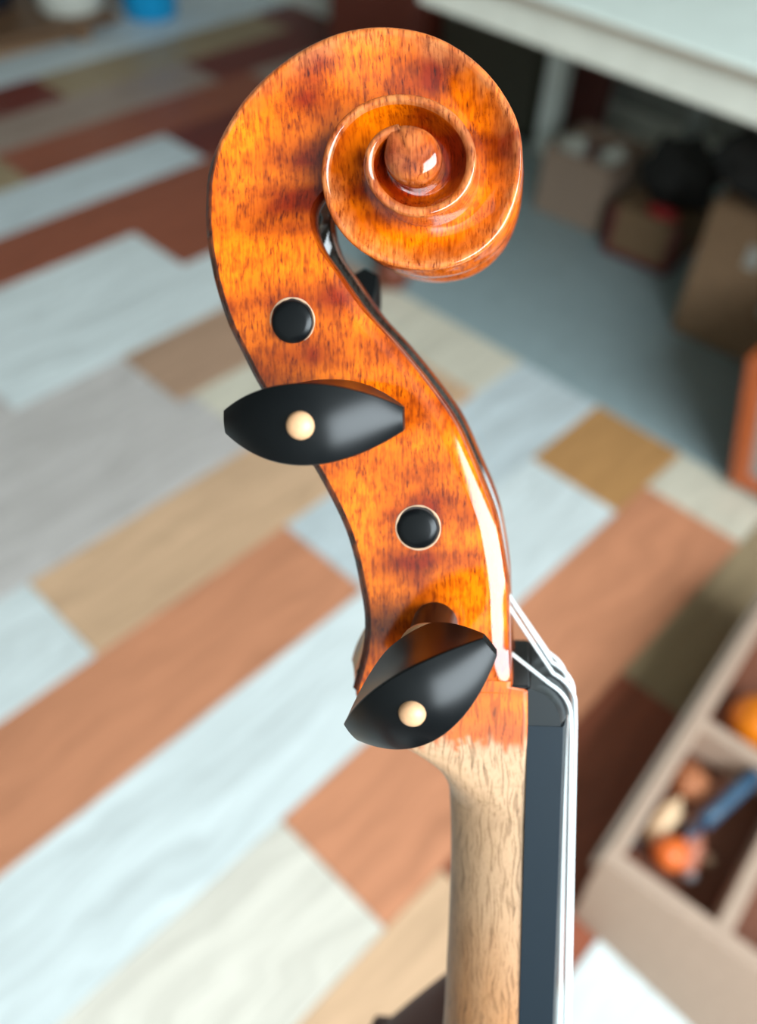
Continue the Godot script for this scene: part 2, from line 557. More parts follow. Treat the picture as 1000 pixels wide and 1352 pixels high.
func blob(s: Vector3, seed_: int, rough: float, flat_bottom: bool) -> ArrayMesh:
	var st := begin()
	var n := FastNoiseLite.new()
	n.seed = seed_
	n.frequency = 1.0
	n.fractal_octaves = 3
	var rows := []
	for i in 25:
		var row := PackedVector3Array()
		var ph := PI * i / 24.0
		for j in 36:
			var th := TAU * j / 36.0
			var d := Vector3(sin(ph) * cos(th), cos(ph), sin(ph) * sin(th))
			var r := 1.0 + rough * n.get_noise_3dv(d * 1.6)
			var p := Vector3(d.x * s.x, d.y * s.y, d.z * s.z) * r
			if flat_bottom: p.y = maxf(p.y + s.y * 0.6, 0.0)
			row.append(p)
		rows.append(row)
	grid(st, rows, 0, rows[12][18], bare, true)
	return finish(st)

func lump(s: Vector3, seed_: int) -> ArrayMesh:
	return blob(s, seed_, 0.35, true)

func crumple(r: float, seed_: int) -> ArrayMesh:
	return blob(Vector3(r, r * 0.8, r), seed_, 0.7, true)

# ------------------------------------------------------------------ far upper left
func far_things() -> void:
	var b := thing("low_platform", "low brown wooden platform at the far end of the floor", "platform", Vector3(1.15, 0.0004, -3.40), -0.12)
	for k in 3:
		put("board", bevel_box(Vector3(1.5, 0.02, 0.2), 0.002), wood(112, 82, 58, Vector3(0.2 * k, 0, 0.3 * k)), b, Vector3(0, 0.05, (k - 1) * 0.203))
	for x in [-0.6, 0.0, 0.6]:
		put("batten", bevel_box(Vector3(0.06, 0.04, 0.6), 0.002), wood(120, 92, 68, Vector3.ZERO), b, Vector3(x, 0.02, 0))
	var tub := func(called: String, label: String, at: Vector3, r: float, h: float, m: Material) -> void:
		var t := thing(called, label, "bucket", at)
		put("body", lathe([Vector2(0, 0), Vector2(r * 0.82, 0), Vector2(r * 0.86, 0.006), Vector2(r, h), Vector2(r, h), Vector2(r * 1.06, h), Vector2(r * 1.06, h + 0.015), Vector2(r * 0.97, h + 0.015), Vector2(r * 0.97, h + 0.015), Vector2(r * 0.8, 0.012), Vector2(0, 0.012)], 40), m, t)
		put("rim", lathe([Vector2(r * 1.04, h - 0.004), Vector2(r * 1.1, h), Vector2(r * 1.1, h + 0.016), Vector2(r * 1.04, h + 0.02)], 40), m, t)
	tub.call("bucket", "bright blue plastic bucket at the far end of the floor", Vector3(2.05, 0.001, -3.11), 0.115, 0.25, mat(0, 150, 205, 0.4))
	tub.call("bucket", "white plastic tub standing beside the bright blue bucket", Vector3(1.77, 0.0605, -3.19), 0.135, 0.2, mat(214, 216, 206, 0.5))
	tub.call("bucket", "dark blue-black bucket at the top corner beside the white tub", Vector3(1.54, 0.0605, -3.39), 0.12, 0.26, mat(28, 34, 44, 0.5))
	tub.call("bucket", "green plastic bowl on the low platform at the corner of the view", Vector3(1.36, 0.0605, -3.18), 0.06, 0.08, mat(20, 140, 110, 0.5))
	var c := thing("cabinet", "dark reddish-brown wooden cabinet standing beyond the table's end", "cabinet", Vector3(2.36, 0.0, -2.1), 0.0)
	var cw := wood(104, 50, 38, Vector3(0.7, 0, 0.2))
	put("body", bevel_box(Vector3(0.3, 0.66, 0.4), 0.004), cw, c, Vector3(0, 0.37, 0))
	put("door", bevel_box(Vector3(0.018, 0.6, 0.37), 0.004), cw, c, Vector3(-0.158, 0.37, 0))
	for x in [-0.12, 0.12]:
		for z in [-0.16, 0.16]:
			put("leg", bevel_box(Vector3(0.04, 0.05, 0.04), 0.003), cw, c, Vector3(x, 0.022, z))

# ------------------------------------------------------------------ box with dividers, lower right
func divided_box() -> void:
	var beige := speckled(182, 154, 134, 0.75, 0.06, 6.0, 71)
	var o := thing("divided_box", "beige open wooden box with dividers and small tools on the floor", "box", Vector3(0.515, 0.001, -0.059), 0.095)
	var w := 0.56
	var d := 0.3
	var hh := 0.148
	var t := 0.02
	put("long_side", bevel_box(Vector3(w - t, hh - 0.0005, t), 0.002), beige, o, Vector3(w / 2 + t / 2, hh / 2, t / 2))
	put("long_side", bevel_box(Vector3(w - t, hh - 0.0005, t), 0.002), beige, o, Vector3(w / 2 + t / 2, hh / 2, d - t / 2))
	# the near short side splays out towards its foot, more so at the far end
	var sp := begin()
	var c := [Vector3(-0.018, 0, 0.006), Vector3(t, 0, 0.006), Vector3(t, 0, d), Vector3(-0.055, 0, d), Vector3(0, hh, 0), Vector3(t, hh, 0), Vector3(t, hh, d), Vector3(0, hh, d)]
	var mid_ := Vector3(t / 2, hh / 2, d / 2)
	for q in [[0, 1, 2, 3], [4, 5, 6, 7], [0, 1, 5, 4], [1, 2, 6, 5], [2, 3, 7, 6], [3, 0, 4, 7]]:
		var out: Vector3 = (c[q[0]] + c[q[1]] + c[q[2]] + c[q[3]]) * 0.25 - mid_
		var face := []
		for i in 9:
			var row := PackedVector3Array()
			for j in 9: row.append(c[q[0]].lerp(c[q[1]], i / 8.0).lerp(c[q[3]].lerp(c[q[2]], i / 8.0), j / 8.0))
			face.append(row)
		grid(sp, face, q[0] * 10 + q[1], out)
	put("short_side", finish(sp), beige, o)
	put("short_side", bevel_box(Vector3(t, hh, d - 2 * t), 0.002), beige, o, Vector3(w - t / 2, hh / 2, d / 2))
	put("bottom_panel", bevel_box(Vector3(w - 2 * t, 0.01, d - 2 * t), 0.001), mat(112, 66, 46, 0.7), o, Vector3(w / 2, 0.07, d / 2))
	put("outer_lip", bevel_box(Vector3(w, 0.03, 0.008), 0.002), mat(150, 134, 120, 0.6), o, Vector3(w / 2, hh - 0.02, -0.0045), "greyer outer lip")
	put("divider", bevel_box(Vector3(t, 0.065, 0.13), 0.002), beige, o, Vector3(0.255, hh - 0.034, 0.078))
	put("divider", bevel_box(Vector3(w - 2 * t, 0.065, t), 0.002), beige, o, Vector3(w / 2, hh - 0.034, 0.15))
	var base := o.transform
	var onto := func(x: float, z: float, y := 0.077) -> Vector3: return base * Vector3(x, y - 0.001, z)
	var hand := thing("awl", "awl with round orange handle and dark blue shank in the box", "tool", onto.call(0.075, 0.062))
	hand.rotation.y = -0.16
	var ball := lathe([Vector2(0, 0), Vector2(0.012, 0.002), Vector2(0.02, 0.011), Vector2(0.022, 0.022), Vector2(0.018, 0.034), Vector2(0.011, 0.041), Vector2(0.008, 0.046), Vector2(0, 0.046)], 28)
	var om := mat(226, 106, 42, 0.4)
	var hb := put("handle", ball, om, hand, Vector3(-0.012, 0.024, 0))
	hb.rotation = Vector3(0, 0, -PI / 2 + 0.12)
	put("shank", tube(PackedVector3Array([Vector3(0.026, 0.027, 0), Vector3(0.05, 0.031, 0), Vector3(0.075, 0.036, 0)]), 0.005), mat(48, 52, 74, 0.35), hand)
	put("grip", tube(PackedVector3Array([Vector3(0.07, 0.035, 0), Vector3(0.1, 0.04, 0), Vector3(0.14, 0.047, 0), Vector3(0.172, 0.053, 0)]), 0.011, 14), mat(52, 80, 104, 0.35), hand)
	var knob := lathe([Vector2(0, 0), Vector2(0.004, 0.0004), Vector2(0.0078, 0.004), Vector2(0.0085, 0.008), Vector2(0.007, 0.0125), Vector2(0.003, 0.0155), Vector2(0, 0.016)], 24)
	single("knob", "silver-grey round knob near the orange awl handle", "knob", knob, mat(176, 172, 176, 0.3), onto.call(0.085, 0.098))
	single("knob", "tan wooden round knob in the middle of the box compartment", "knob", knob, mat(190, 156, 128, 0.5), onto.call(0.118, 0.108))
	single("knob", "light blue round knob against the dark blue awl", "knob", knob, mat(128, 170, 200, 0.4), onto.call(0.135, 0.075, 0.092))
	single("knob", "small black knob by the box's long side, higher of two", "knob", knob, mat(30, 34, 40, 0.5), onto.call(0.112, 0.024))
	single("knob", "small black knob by the box's long side, lower of two", "knob", knob, mat(34, 38, 46, 0.5), onto.call(0.078, 0.022))
	single("wood_offcut", "pale cream wood offcut behind the orange awl handle", "offcut", blob(Vector3(0.04, 0.016, 0.014), 81, 0.3, true), mat(226, 190, 152, 0.7), onto.call(0.128, 0.04), 0.02)
	single("wood_offcut", "brown wood offcut against the box divider", "offcut", blob(Vector3(0.026, 0.02, 0.024), 82, 0.3, true), mat(170, 104, 66, 0.7), onto.call(0.2, 0.045), 0.9)
	single("wood_offcut", "pinkish wood offcut under the dark blue awl", "offcut", blob(Vector3(0.03, 0.016, 0.016), 83, 0.3, true), mat(196, 122, 96, 0.7), onto.call(0.11, 0.085), 0.2)
	single("orange_ball", "glossy orange ball in the upper compartment of the box", "ball", blob(Vector3(0.042, 0.042, 0.042), 84, 0.05, true), mat(232, 126, 26, 0.25), onto.call(0.338, 0.082), 0.2)

# ------------------------------------------------------------------ the violin; all of its lengths are millimetres in its own axes:
# x to the strings' side, y up the neck, z to the bass side (towards the lens)
const EYE := Vector2(1.11, 54.47)
const MM := 0.001
# radius of the spiral's edge round the eye, every 20 degrees from the back of the head, over the top and inwards
var spiral := [34.0, 30.69, 27.07, 24.06, 21.25, 19.03, 17.29, 16.25, 15.79, 15.33, 15.3, 15.55, 15.41, 14.87, 14.49, 14.47, 14.55, 14.49, 14.23, 13.57, 12.38, 10.95, 9.75, 9.0, 8.63, 8.57, 8.74, 8.9, 8.92, 8.78, 8.4, 7.98, 7.65, 7.36, 7.18, 7.02, 6.8, 6.36, 5.69, 4.95, 4.46, 4.2, 4.1, 4.11, 4.18, 4.28, 4.33, 4.3, 4.19, 4.02, 3.86, 3.78, 3.78, 3.85, 3.97, 4.1, 4.2]
var spiral_z := [Vector2(-30, 10.5), Vector2(0, 9.7), Vector2(52, 8.9), Vector2(107, 9.0), Vector2(179, 10.0), Vector2(245, 11.8), Vector2(313, 13.4), Vector2(374, 14.4), Vector2(445, 15.6), Vector2(541, 16.8), Vector2(623, 18.2), Vector2(711, 19.6), Vector2(808, 20.6), Vector2(1100, 20.8)]
# the pegbox seen from the side: its back edge, and the front edge across from it
var pb_back := [Vector2(-11.6, -27.4), Vector2(-9.7, -20.7), Vector2(-9.2, -15.5), Vector2(-9.7, -10.5), Vector2(-11.0, -3.6), Vector2(-13.0, 2.2), Vector2(-17.2, 10.4), Vector2(-21.4, 16.2), Vector2(-25.5, 23.2), Vector2(-28.05, 28.4), Vector2(-29.9, 32.4), Vector2(-31.3, 36.8), Vector2(-32.4, 41.5), Vector2(-33.2, 47.9), Vector2(-32.89, 54.47)]
var pb_front := [Vector2(14.6, -27.2), Vector2(14.2, -20.0), Vector2(13.95, -14.5), Vector2(13.75, -9.3), Vector2(12.9, -3.2), Vector2(11.7, 2.2), Vector2(8.5, 10.4), Vector2(5.5, 17.0), Vector2(1.2, 23.2), Vector2(-3.4, 28.9), Vector2(-8.0, 34.0), Vector2(-12.2, 40.0), Vector2(-15.3, 45.0), Vector2(-16.0, 50.2), Vector2(-13.12, 54.47)]
var pb_z := [12.3, 12.3, 12.2, 12.1, 12.0, 11.9, 11.7, 11.5, 11.4, 11.2, 11.1, 11.0, 10.7, 10.2, 9.7]

func edge(deg: float) -> Vector2:
	var r: float = cr(spiral, clampf(deg / 20.0, 0.0, spiral.size() - 1.0))
	var a := deg_to_rad(deg)
	return EYE + Vector2(-cos(a), sin(a)) * r

func varnish_tint(p: Vector3) -> Color:
	# the head's varnish: amber, redder in broad flames and patches, worn to a paler brown along the ridges
	var q := p * 1000.0
	var flame := n_big.get_noise_3d(q.x * 0.016, q.y * 0.10, q.z * 0.02)
	var patch := n_big.get_noise_3d(q.x * 0.06 + 40.0, q.y * 0.05, q.z * 0.05)
	var v := clampf(0.42 + 0.85 * flame + 0.9 * patch, 0.0, 1.0)
	return lin(226, 109, 11).lerp(lin(122, 32, 11), v)

var wear := {}
func worn(p: Vector3) -> Color:
	var q := p * 1000.0
	var v := clampf(0.62 + 0.8 * n_big.get_noise_3d(q.x * 0.25, q.y * 0.25, q.z * 0.2 + 9.0), 0.0, 1.0)
	return varnish_tint(p).lerp(lin(184, 114, 66), v * 0.85)

func shaded_edge(p: Vector3) -> Color:  # shade of the pegbox's back chamfer, put into the vertex colour
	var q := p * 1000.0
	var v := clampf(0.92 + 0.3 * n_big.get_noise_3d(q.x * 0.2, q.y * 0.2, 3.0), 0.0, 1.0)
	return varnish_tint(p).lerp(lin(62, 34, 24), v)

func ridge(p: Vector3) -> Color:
	# the edge: the back chamfer's shade painted dark along the pegbox, worn pale from the top of the head inwards
	return worn(p).lerp(shaded_edge(p), smoothstep(-0.0295, -0.0312, p.x) if p.y > 0.045 and p.y < 0.064 else (1.0 if p.y < 0.045 and Vector2(p.x, p.y).distance_to(EYE * MM) > 0.0163 else 0.0) if p.y < 0.045 else 0.0)

func head_station(o: Vector2, i: Vector2, out: Vector2, ze: float, zi: float, dish: float, bead: float, spine: float, groove: float, cav: float, roll: float, rim_w := 4.4) -> Dictionary:
	# the points of one cross-section, for the bass side (z >= 0); out: outward direction at the edge
	var back := PackedVector3Array()
	for k in 9:   # from the spine (z = 0) to the foot of the edge
		var f := k / 8.0
		var z := (ze - 0.8) * f
		var push := spine * (1.0 - f) ** 1.2 * (1.0 - 0.35 * f) - groove * (0.5 - 0.5 * cos(TAU * f)) * 1.15
		back.append(v3(o + out * (push + 0.0), z))
	var rim := PackedVector3Array()
	var cham := [Vector2(0, -0.8), Vector2(-0.2, -0.6), Vector2(-0.4, -0.4), Vector2(-0.6, -0.2), Vector2(-0.78, -0.02), Vector2(-1.2, 0.0)]
	var round_ := [Vector2(0, -0.8), Vector2(0.02, -0.42), Vector2(-0.22, -0.1), Vector2(-0.6, 0.0), Vector2(-1.0, -0.14), Vector2(-1.4, -0.46)]
	for k in 6:
		var c: Vector2 = cham[k].lerp(round_[k], bead)
		rim.append(v3(o + out * c.x, ze + c.y))
	var cheek := PackedVector3Array()
	var a := o + out * lerpf(-1.2, -1.4, bead)
	var za := ze - 0.46 * bead
	var w := a.distance_to(i)
	for k in 25:
		var s := k / 24.0
		var s2 := 1.0 - (1.0 - s) ** 1.35
		var z := lerpf(za, zi, s2) - dish * sin(minf(s2 / 0.82, 1.0) * PI / 2) * (1.0 - bead * 0.0)
		var to_edge := (1.0 - s2) * w
		var rr := 2.7
		if roll > 0.0 and to_edge < rr:
			z -= roll * pow(1.0 - to_edge / rr, 1.8)
		cheek.append(v3(a.lerp(i, s2), z))
	var zr := cheek[24].z / MM
	var front := PackedVector3Array()
	var lip := PackedVector3Array()
	lip.append(cheek[24])
	var back_in := (o - i).normalized()
	lip.append(v3(i - back_in * 0.35, zr - 0.9))
	lip.append(v3(i - back_in * 0.5, zr - rim_w * 0.6))
	lip.append(v3(i - back_in * 0.25, zr - rim_w))
	var depth := minf(11.0, w * 0.62) * cav
	front.append(lip[3])
	front.append(v3(i + back_in * depth * 0.1, zr - rim_w - 0.3))
	front.append(v3(i + back_in * depth, zr - rim_w - 0.4))
	front.append(v3(i + back_in * (depth + 0.1), 0.0))
	return {"back": back, "rim": rim, "cheek": cheek, "lip": lip, "front": front}

func v3(p: Vector2, z: float) -> Vector3:
	return Vector3(p.x, p.y, z) * MM

func mirrored(p: PackedVector3Array) -> PackedVector3Array:
	var q := PackedVector3Array()
	for v in p: q.append(Vector3(v.x, v.y, -v.z))
	return q

func worn_brim(p: Vector3) -> Color:
	# the varnish thins gradually towards the outer edge of the first turn
	var q := Vector2(p.x, p.y) * 1000.0 - EYE
	var deg := fposmod(rad_to_deg(atan2(q.y, -q.x)), 360.0)
	var in_ := edge(deg).distance_to(EYE) - q.length()
	var n := 1.3 * n_big.get_noise_3d(p.x * 400.0, p.y * 160.0, 2.0)
	return varnish_tint(p).lerp(worn(p), (1.0 - smoothstep(0.6, 4.0, in_ + n)) * smoothstep(10.0, 60.0, deg) * 0.9)

func head_bands(st: SurfaceTool, stations: Array, out_side: Vector3, full: bool, end_wear: Callable, flat_tint: Callable = varnish_tint) -> void:
	for side in [1.0, -1.0]:
		for name_ in ["back", "rim", "cheek", "lip", "front"]:
			if not full and name_ in ["back", "lip", "front"]: continue
			var rows := []
			for s in stations:
				rows.append(s[name_] if side > 0 else mirrored(s[name_]))
			var g: int = ["back", "rim", "cheek", "lip", "front"].find(name_)
			var out := Vector3(0, 0, side)
			if name_ == "back": out = out_side
			elif name_ in ["lip", "front"]: out = -out_side
			var tint: Callable = varnish_tint
			if name_ == "cheek": tint = flat_tint
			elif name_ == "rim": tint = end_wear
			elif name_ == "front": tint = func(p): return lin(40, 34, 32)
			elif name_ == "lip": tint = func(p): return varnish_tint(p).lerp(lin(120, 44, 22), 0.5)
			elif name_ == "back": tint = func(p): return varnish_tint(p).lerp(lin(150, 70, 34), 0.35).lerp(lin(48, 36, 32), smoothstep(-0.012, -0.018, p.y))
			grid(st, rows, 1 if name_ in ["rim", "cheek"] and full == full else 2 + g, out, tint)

func pegbox_mesh() -> ArrayMesh:
	var st := begin()
	var stations := []
	var n := pb_back.size() - 1
	for k in n * 12 + 1:
		var t := k / 12.0
		var o: Vector2 = cr(pb_back, t)
		var i: Vector2 = cr(pb_front, t)
		var ze: float = cr(pb_z, t)
		var ahead: Vector2 = cr(pb_back, minf(t + 0.15, n))
		var behind: Vector2 = cr(pb_back, maxf(t - 0.15, 0))
		var tang := (ahead - behind).normalized()
		var out := Vector2(-tang.y, tang.x)
		if t > n - 1.0: out = out.slerp((o - EYE).normalized(), smoothstep(0, 1, t - n + 1.0))
		var top := smoothstep(9.5, 14.0, t)
		stations.append(head_station(o, i, out, ze, ze - lerpf(0.3, 0.15, top) * smoothstep(0.0, 1.0, t) - 1.4 * smoothstep(12.6, 14.0, t), 0.9 * smoothstep(12.0, 14.0, t), 0.0, lerpf(0.2, 0.5, top) + 2.3 * (1.0 - smoothstep(0.3, 1.9, t)), 0.5 * top, smoothstep(13.0, 11.2, t), lerpf(1.25, 0.0, smoothstep(8.5, 12.0, t)) * smoothstep(0.0, 1.0, t), lerpf(7.6, 5.2, smoothstep(5.0, 10.0, t))))
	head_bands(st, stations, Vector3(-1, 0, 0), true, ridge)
	# closing wall towards the neck
	var s: Dictionary = stations[0]
	st.set_smooth_group(20)
	for side in [1.0, -1.0]:
		var loop := PackedVector3Array()
		for nm in ["back", "rim", "cheek", "lip"]:
			for v in s[nm]: loop.append(Vector3(v.x, v.y, v.z * side))
		var mid := Vector3(s.front[3].x, s.front[3].y, 0)
		for k in loop.size() - 1:
			for v in ([mid, loop[k], loop[k + 1]] if side > 0 else [mid, loop[k + 1], loop[k]]):
				st.set_color(lin(60, 36, 26))
				st.add_vertex(v)
	return finish(st)

func scroll_mesh() -> ArrayMesh:
	var st := begin()
	var outer := []
	for k in 131:   # the first turn, open to the back as well
		outer.append(scroll_station(k * 3.0))
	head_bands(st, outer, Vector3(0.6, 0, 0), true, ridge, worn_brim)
	var inner := []
	for k in 134:
		inner.append(scroll_station(390.0 + k * 3.0))
	for side in [1.0, -1.0]:
		# the inner turns: wall, ridge and dish in one smooth strip
		var rows := []
		for s in inner:
			var row := PackedVector3Array()
			row.append_array(s.wall)
			row.append_array(s.rim)
			rows.append(row if side > 0 else mirrored(row))
		grid(st, rows, 7, Vector3(0, 0, side), worn)
		var rows2 := []
		for s in inner: rows2.append(s.cheek if side > 0 else mirrored(s.cheek))
		grid(st, rows2, 7, Vector3(0, 0, side), varnish_tint)
		# the eye: wall, rounded rim, faintly domed top
		var eye := []
		for k in 108:
			var deg := 772.0 + k * 3.0
			var e := edge(minf(deg, 1098.0))
			var out := (e - EYE).normalized()
			var z := maxf(table_of(spiral_z, deg), lerpf(20.3, 20.75, smoothstep(772.0, 800.0, deg)))
			var row := PackedVector3Array()
			for c in [Vector2(0.0, -8.0), Vector2(-0.15, -4.0), Vector2(-0.05, -1.7), Vector2(-0.12, -1.15), Vector2(-0.4, -0.62), Vector2(-0.85, -0.22), Vector2(-1.5, 0.06), Vector2(-2.4, 0.27), Vector2(-9.0, 21.17 - z)]:
				row.append(v3(e + out * maxf(c.x, -e.distance_to(EYE) + 0.002), z + c.y))
			eye.append(row if side > 0 else mirrored(row))
		eye.append(eye[0])
		grid(st, eye, 8, Vector3(-1, 0, side * 0.1), func(p): return worn(p).lerp(varnish_tint(p), 0.45))
	return finish(st)

func scroll_station(deg: float) -> Dictionary:
	var o := edge(deg)
	var out := (o - EYE).normalized()
	var ze: float = table_of(spiral_z, deg)
	var i := edge(minf(deg + 360.0, 1100.0))
	if deg + 360.0 > 1100.0:
		i = i.lerp(o - out * 1.7, smoothstep(740.0, 792.0, deg))
	i += (i - o).normalized() * 0.15
	var dish := lerpf(0.9, 2.5, smoothstep(0.0, 170.0, deg)) * lerpf(1.0, 1.3, smoothstep(250.0, 480.0, deg))
	var s := head_station(o, i, out, ze, ze - lerpf(1.55, 0.4, smoothstep(0.0, 200.0, deg)), dish, smoothstep(0.0, 150.0, deg), lerpf(0.5, 0.2, smoothstep(0.0, 90.0, deg)), lerpf(0.5, 1.1, smoothstep(0.0, 60.0, deg)), 0.0, 0.0)
	var wall := PackedVector3Array()
	var low: float = table_of(spiral_z, deg - 360.0) - 4.8
	for k in 5:
		var f := k / 5.0
		wall.append(v3(o + out * (0.32 * (1.0 - f) ** 2 - 0.1 * sin(f * PI)), lerpf(low, ze - 0.8, f)))
	s.wall = wall
	return s

# neck: the back edge of the side view, where bare maple follows the varnished heel of the pegbox
var neck_back := [Vector2(-25.0, -11.3), Vector2(-27.4, -11.6), Vector2(-30.5, -11.2), Vector2(-34.0, -9.0), Vector2(-37.5, -5.0), Vector2(-40.5, -0.6), Vector2(-43.0, 1.9), Vector2(-46.0, 2.9), Vector2(-50.0, 3.4), Vector2(-59.5, 3.55), Vector2(-72.0, 3.1), Vector2(-84.5, 2.4), Vector2(-99.5, 1.4), Vector2(-112.0, -0.6), Vector2(-122.0, -6.0), Vector2(-130.0, -15.0), Vector2(-137.0, -23.0), Vector2(-146.0, -25.5)]

func neck_mesh() -> ArrayMesh:
	var st := begin()
	var rows := []
	for k in 320:
		var y := -25.2 - k * 0.38
		var xb := 0.0
		for j in neck_back.size() - 1:
			if y <= neck_back[j].x and y >= neck_back[j + 1].x:
				var t: float = (y - neck_back[j].x) / (neck_back[j + 1].x - neck_back[j].x)
				xb = cr(neck_back, j + t).y
		var xf := 17.3 + (y + 32.0) * 0.0270 if y < -32.0 else 17.3
		if y > -26.4: xf = 14.6
		var power := lerpf(14.0, 2.15, smoothstep(-27.0, -50.0, y))
		power = lerpf(power, 3.2, smoothstep(-112.0, -135.0, y))
		var hw := 12.3 - 0.25 * smoothstep(-26.0, -45.0, y) + 0.05 * maxf(0.0, -50.0 - y) * 0.9
		var row := PackedVector3Array()
		row.append(v3(Vector2(xf, y), 0.0))
		var raw := PackedVector3Array()
		var run := PackedFloat32Array([0.0])
		for q in 241:
			var a := PI * q / 240.0
			var cs := cos(a)
			var sn := sin(a)
			var e := 2.0 / power
			raw.append(v3(Vector2(xf - (xf - xb) * pow(maxf(sn, 0.0), e), y), hw * signf(cs) * pow(absf(cs), e)))
			if q > 0: run.append(run[q - 1] + raw[q].distance_to(raw[q - 1]))
		var at := 0
		for q in 97:   # spread evenly round the section
			var want := run[240] * q / 96.0
			while at < 239 and run[at + 1] < want: at += 1
			row.append(raw[at].lerp(raw[at + 1], clampf((want - run[at]) / maxf(run[at + 1] - run[at], 1e-9), 0.0, 1.0)))
		rows.append(row)
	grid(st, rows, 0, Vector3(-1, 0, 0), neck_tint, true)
	var first: PackedVector3Array = rows[0]
	st.set_smooth_group(9)
	for k in first.size() - 1:
		st.set_color(lin(60, 36, 26))
		tri(st, first[0], first[k], first[(k + 1) % first.size()], Vector3(0, 1, 0))
	return finish(st)

func neck_tint(p: Vector3) -> Color:
	var q := p * 1000.0
	# the varnish ends in a ragged line that follows the grain
	var fray := 2.6 * n_fine.get_noise_3d(q.x * 0.75, q.y * 0.06, q.z * 0.75) + 1.0 * n_fine.get_noise_3d(q.x * 2.2, q.y * 0.2, q.z * 2.2)
	var f := smoothstep(-37.6, -35.0, q.y + fray)
	var pale := lin(182, 146, 114).lerp(lin(172, 118, 74), smoothstep(-58.0, -92.0, q.y + 8.0 * n_big.get_noise_3d(q.x * 0.1, q.y * 0.03, q.z * 0.1)))
	pale = pale.lerp(lin(176, 138, 104), clampf(0.35 * n_big.get_noise_3d(q.x * 0.16, q.y * 0.05, q.z * 0.2) + 0.12, 0.0, 0.4))
	# faint pencil-like figure of the curl just under the varnish
	var curl := absf(n_big.get_noise_3d(q.x * 0.10, q.y * 0.32, q.z * 0.1))
	if q.y < -36.0 and q.y > -50.0 and curl < 0.03: pale = pale.lerp(lin(140, 112, 80), 0.4)
	var v := varnish_tint(p).lerp(lin(178, 86, 36), 0.65 * smoothstep(-27.0, -34.0, q.y))
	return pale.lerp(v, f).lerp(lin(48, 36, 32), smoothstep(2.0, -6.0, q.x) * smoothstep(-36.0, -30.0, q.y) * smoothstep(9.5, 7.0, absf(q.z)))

func make_violin_materials() -> void:
	# maple under varnish: short dark pores and fine streaks along the neck's length, crackle across
	var f := n_fine
	var w := 640
	var h := 1280
	var dark := func(x, y) -> float:
		var mx: float = x * 62.5 / w
		var my: float = y * 125.0 / h
		var streak := f.get_noise_2d(mx * 1.7, my * 0.16 + 70.0)
		var fine := f.get_noise_2d(mx * 4.2 + 31.0, my * 0.5)
		var pore := f.get_noise_2d(mx * 3.4 + 0.5 * f.get_noise_2d(mx * 0.5, my * 0.5), my * 0.42 + 11.0)
		var where := f.get_noise_2d(mx * 0.16 + 5.0, my * 0.11)
		var crack := absf(f.get_noise_2d(mx * 1.1 + 90.0, my * 1.3)) + 0.55 * maxf(0.0, 0.2 - f.get_noise_2d(mx * 0.13 + 60.0, my * 0.13))
		var v := 0.15 * streak + 0.09 * fine
		v += 0.13 * f.get_noise_2d(mx * 0.55 + 17.0, my * 0.3) + 0.08 * f.get_noise_2d(mx * 1.3 + 3.0, my * 0.8 + 44.0)
		v += 0.30 * smoothstep(0.5 - 0.2 * where, 0.8 - 0.2 * where, pore)
		v += 0.22 * (1.0 - smoothstep(0.0, 0.055, crack))
		return v
	M.varnish = StandardMaterial3D.new()
	var vm: StandardMaterial3D = M.varnish
	vm.vertex_color_use_as_albedo = true
	vm.albedo_texture = picture(w, h, func(x, y):
		var v: float = dark.call(x, y)
		var k := clampf(0.93 - v, 0.0, 1.0)
		return Color(k, pow(k, 1.35), pow(k, 1.5)))
	vm.uv1_triplanar = true
	vm.uv1_triplanar_sharpness = 4.0
	vm.uv1_scale = Vector3(16, 8, 16)
	vm.uv1_offset = Vector3(0.64, 0.32, 0.48)   # the picture's own seams fall outside the head
	vm.roughness = 0.55
	vm.metallic_specular = 0.12
	vm.clearcoat_enabled = true
	vm.clearcoat = 1.0
	vm.clearcoat_roughness = 0.09
	vm.heightmap_enabled = true
	vm.heightmap_texture = height_picture(w / 2, h / 2, func(x, y): return 0.75 - 0.7 * float(dark.call(x * 2, y * 2)))
	vm.heightmap_scale = 0.008
	M.maple = StandardMaterial3D.new()
	var mm: StandardMaterial3D = M.maple
	mm.vertex_color_use_as_albedo = true
	mm.albedo_texture = picture(512, 1024, func(x, y):
		var mx: float = x * 62.5 / 512.0
		var my: float = y * 125.0 / 1024.0
		var wob := 0.5 * f.get_noise_2d(mx * 0.3, my * 0.12)
		var line := f.get_noise_2d((mx + wob) * 1.5, my * 0.10 + 5.0)
		var pore := f.get_noise_2d((mx + wob) * 3.2 + 8.0, my * 0.28)
		var v := 0.20 * smoothstep(0.25, 0.6, line) + 0.20 * smoothstep(0.45, 0.75, pore) + 0.04 * f.get_noise_2d(mx * 4.0, my)
		var k := clampf(0.98 - v, 0.0, 1.0)
		return Color(k, pow(k, 1.12), pow(k, 1.3)))
	mm.uv1_triplanar = true
	mm.uv1_scale = Vector3(16, 8, 16)
	mm.roughness = 0.5
	M.boxwood = speckled(204, 156, 116, 0.45, 0.08, 120.0, 91)
	M.raw = mat(176, 142, 114, 0.7)
	M.gap = mat(30, 20, 16, 0.8)
	M.peg_black = mat(8, 10, 12, 0.28, 0.33)
	M.board = mat(20, 30, 38, 0.36, 0.36)
	M.string = mat(206, 212, 212, 0.3, 0.5)
	M.body = wood(86, 34, 26, Vector3.ZERO, 0.55)

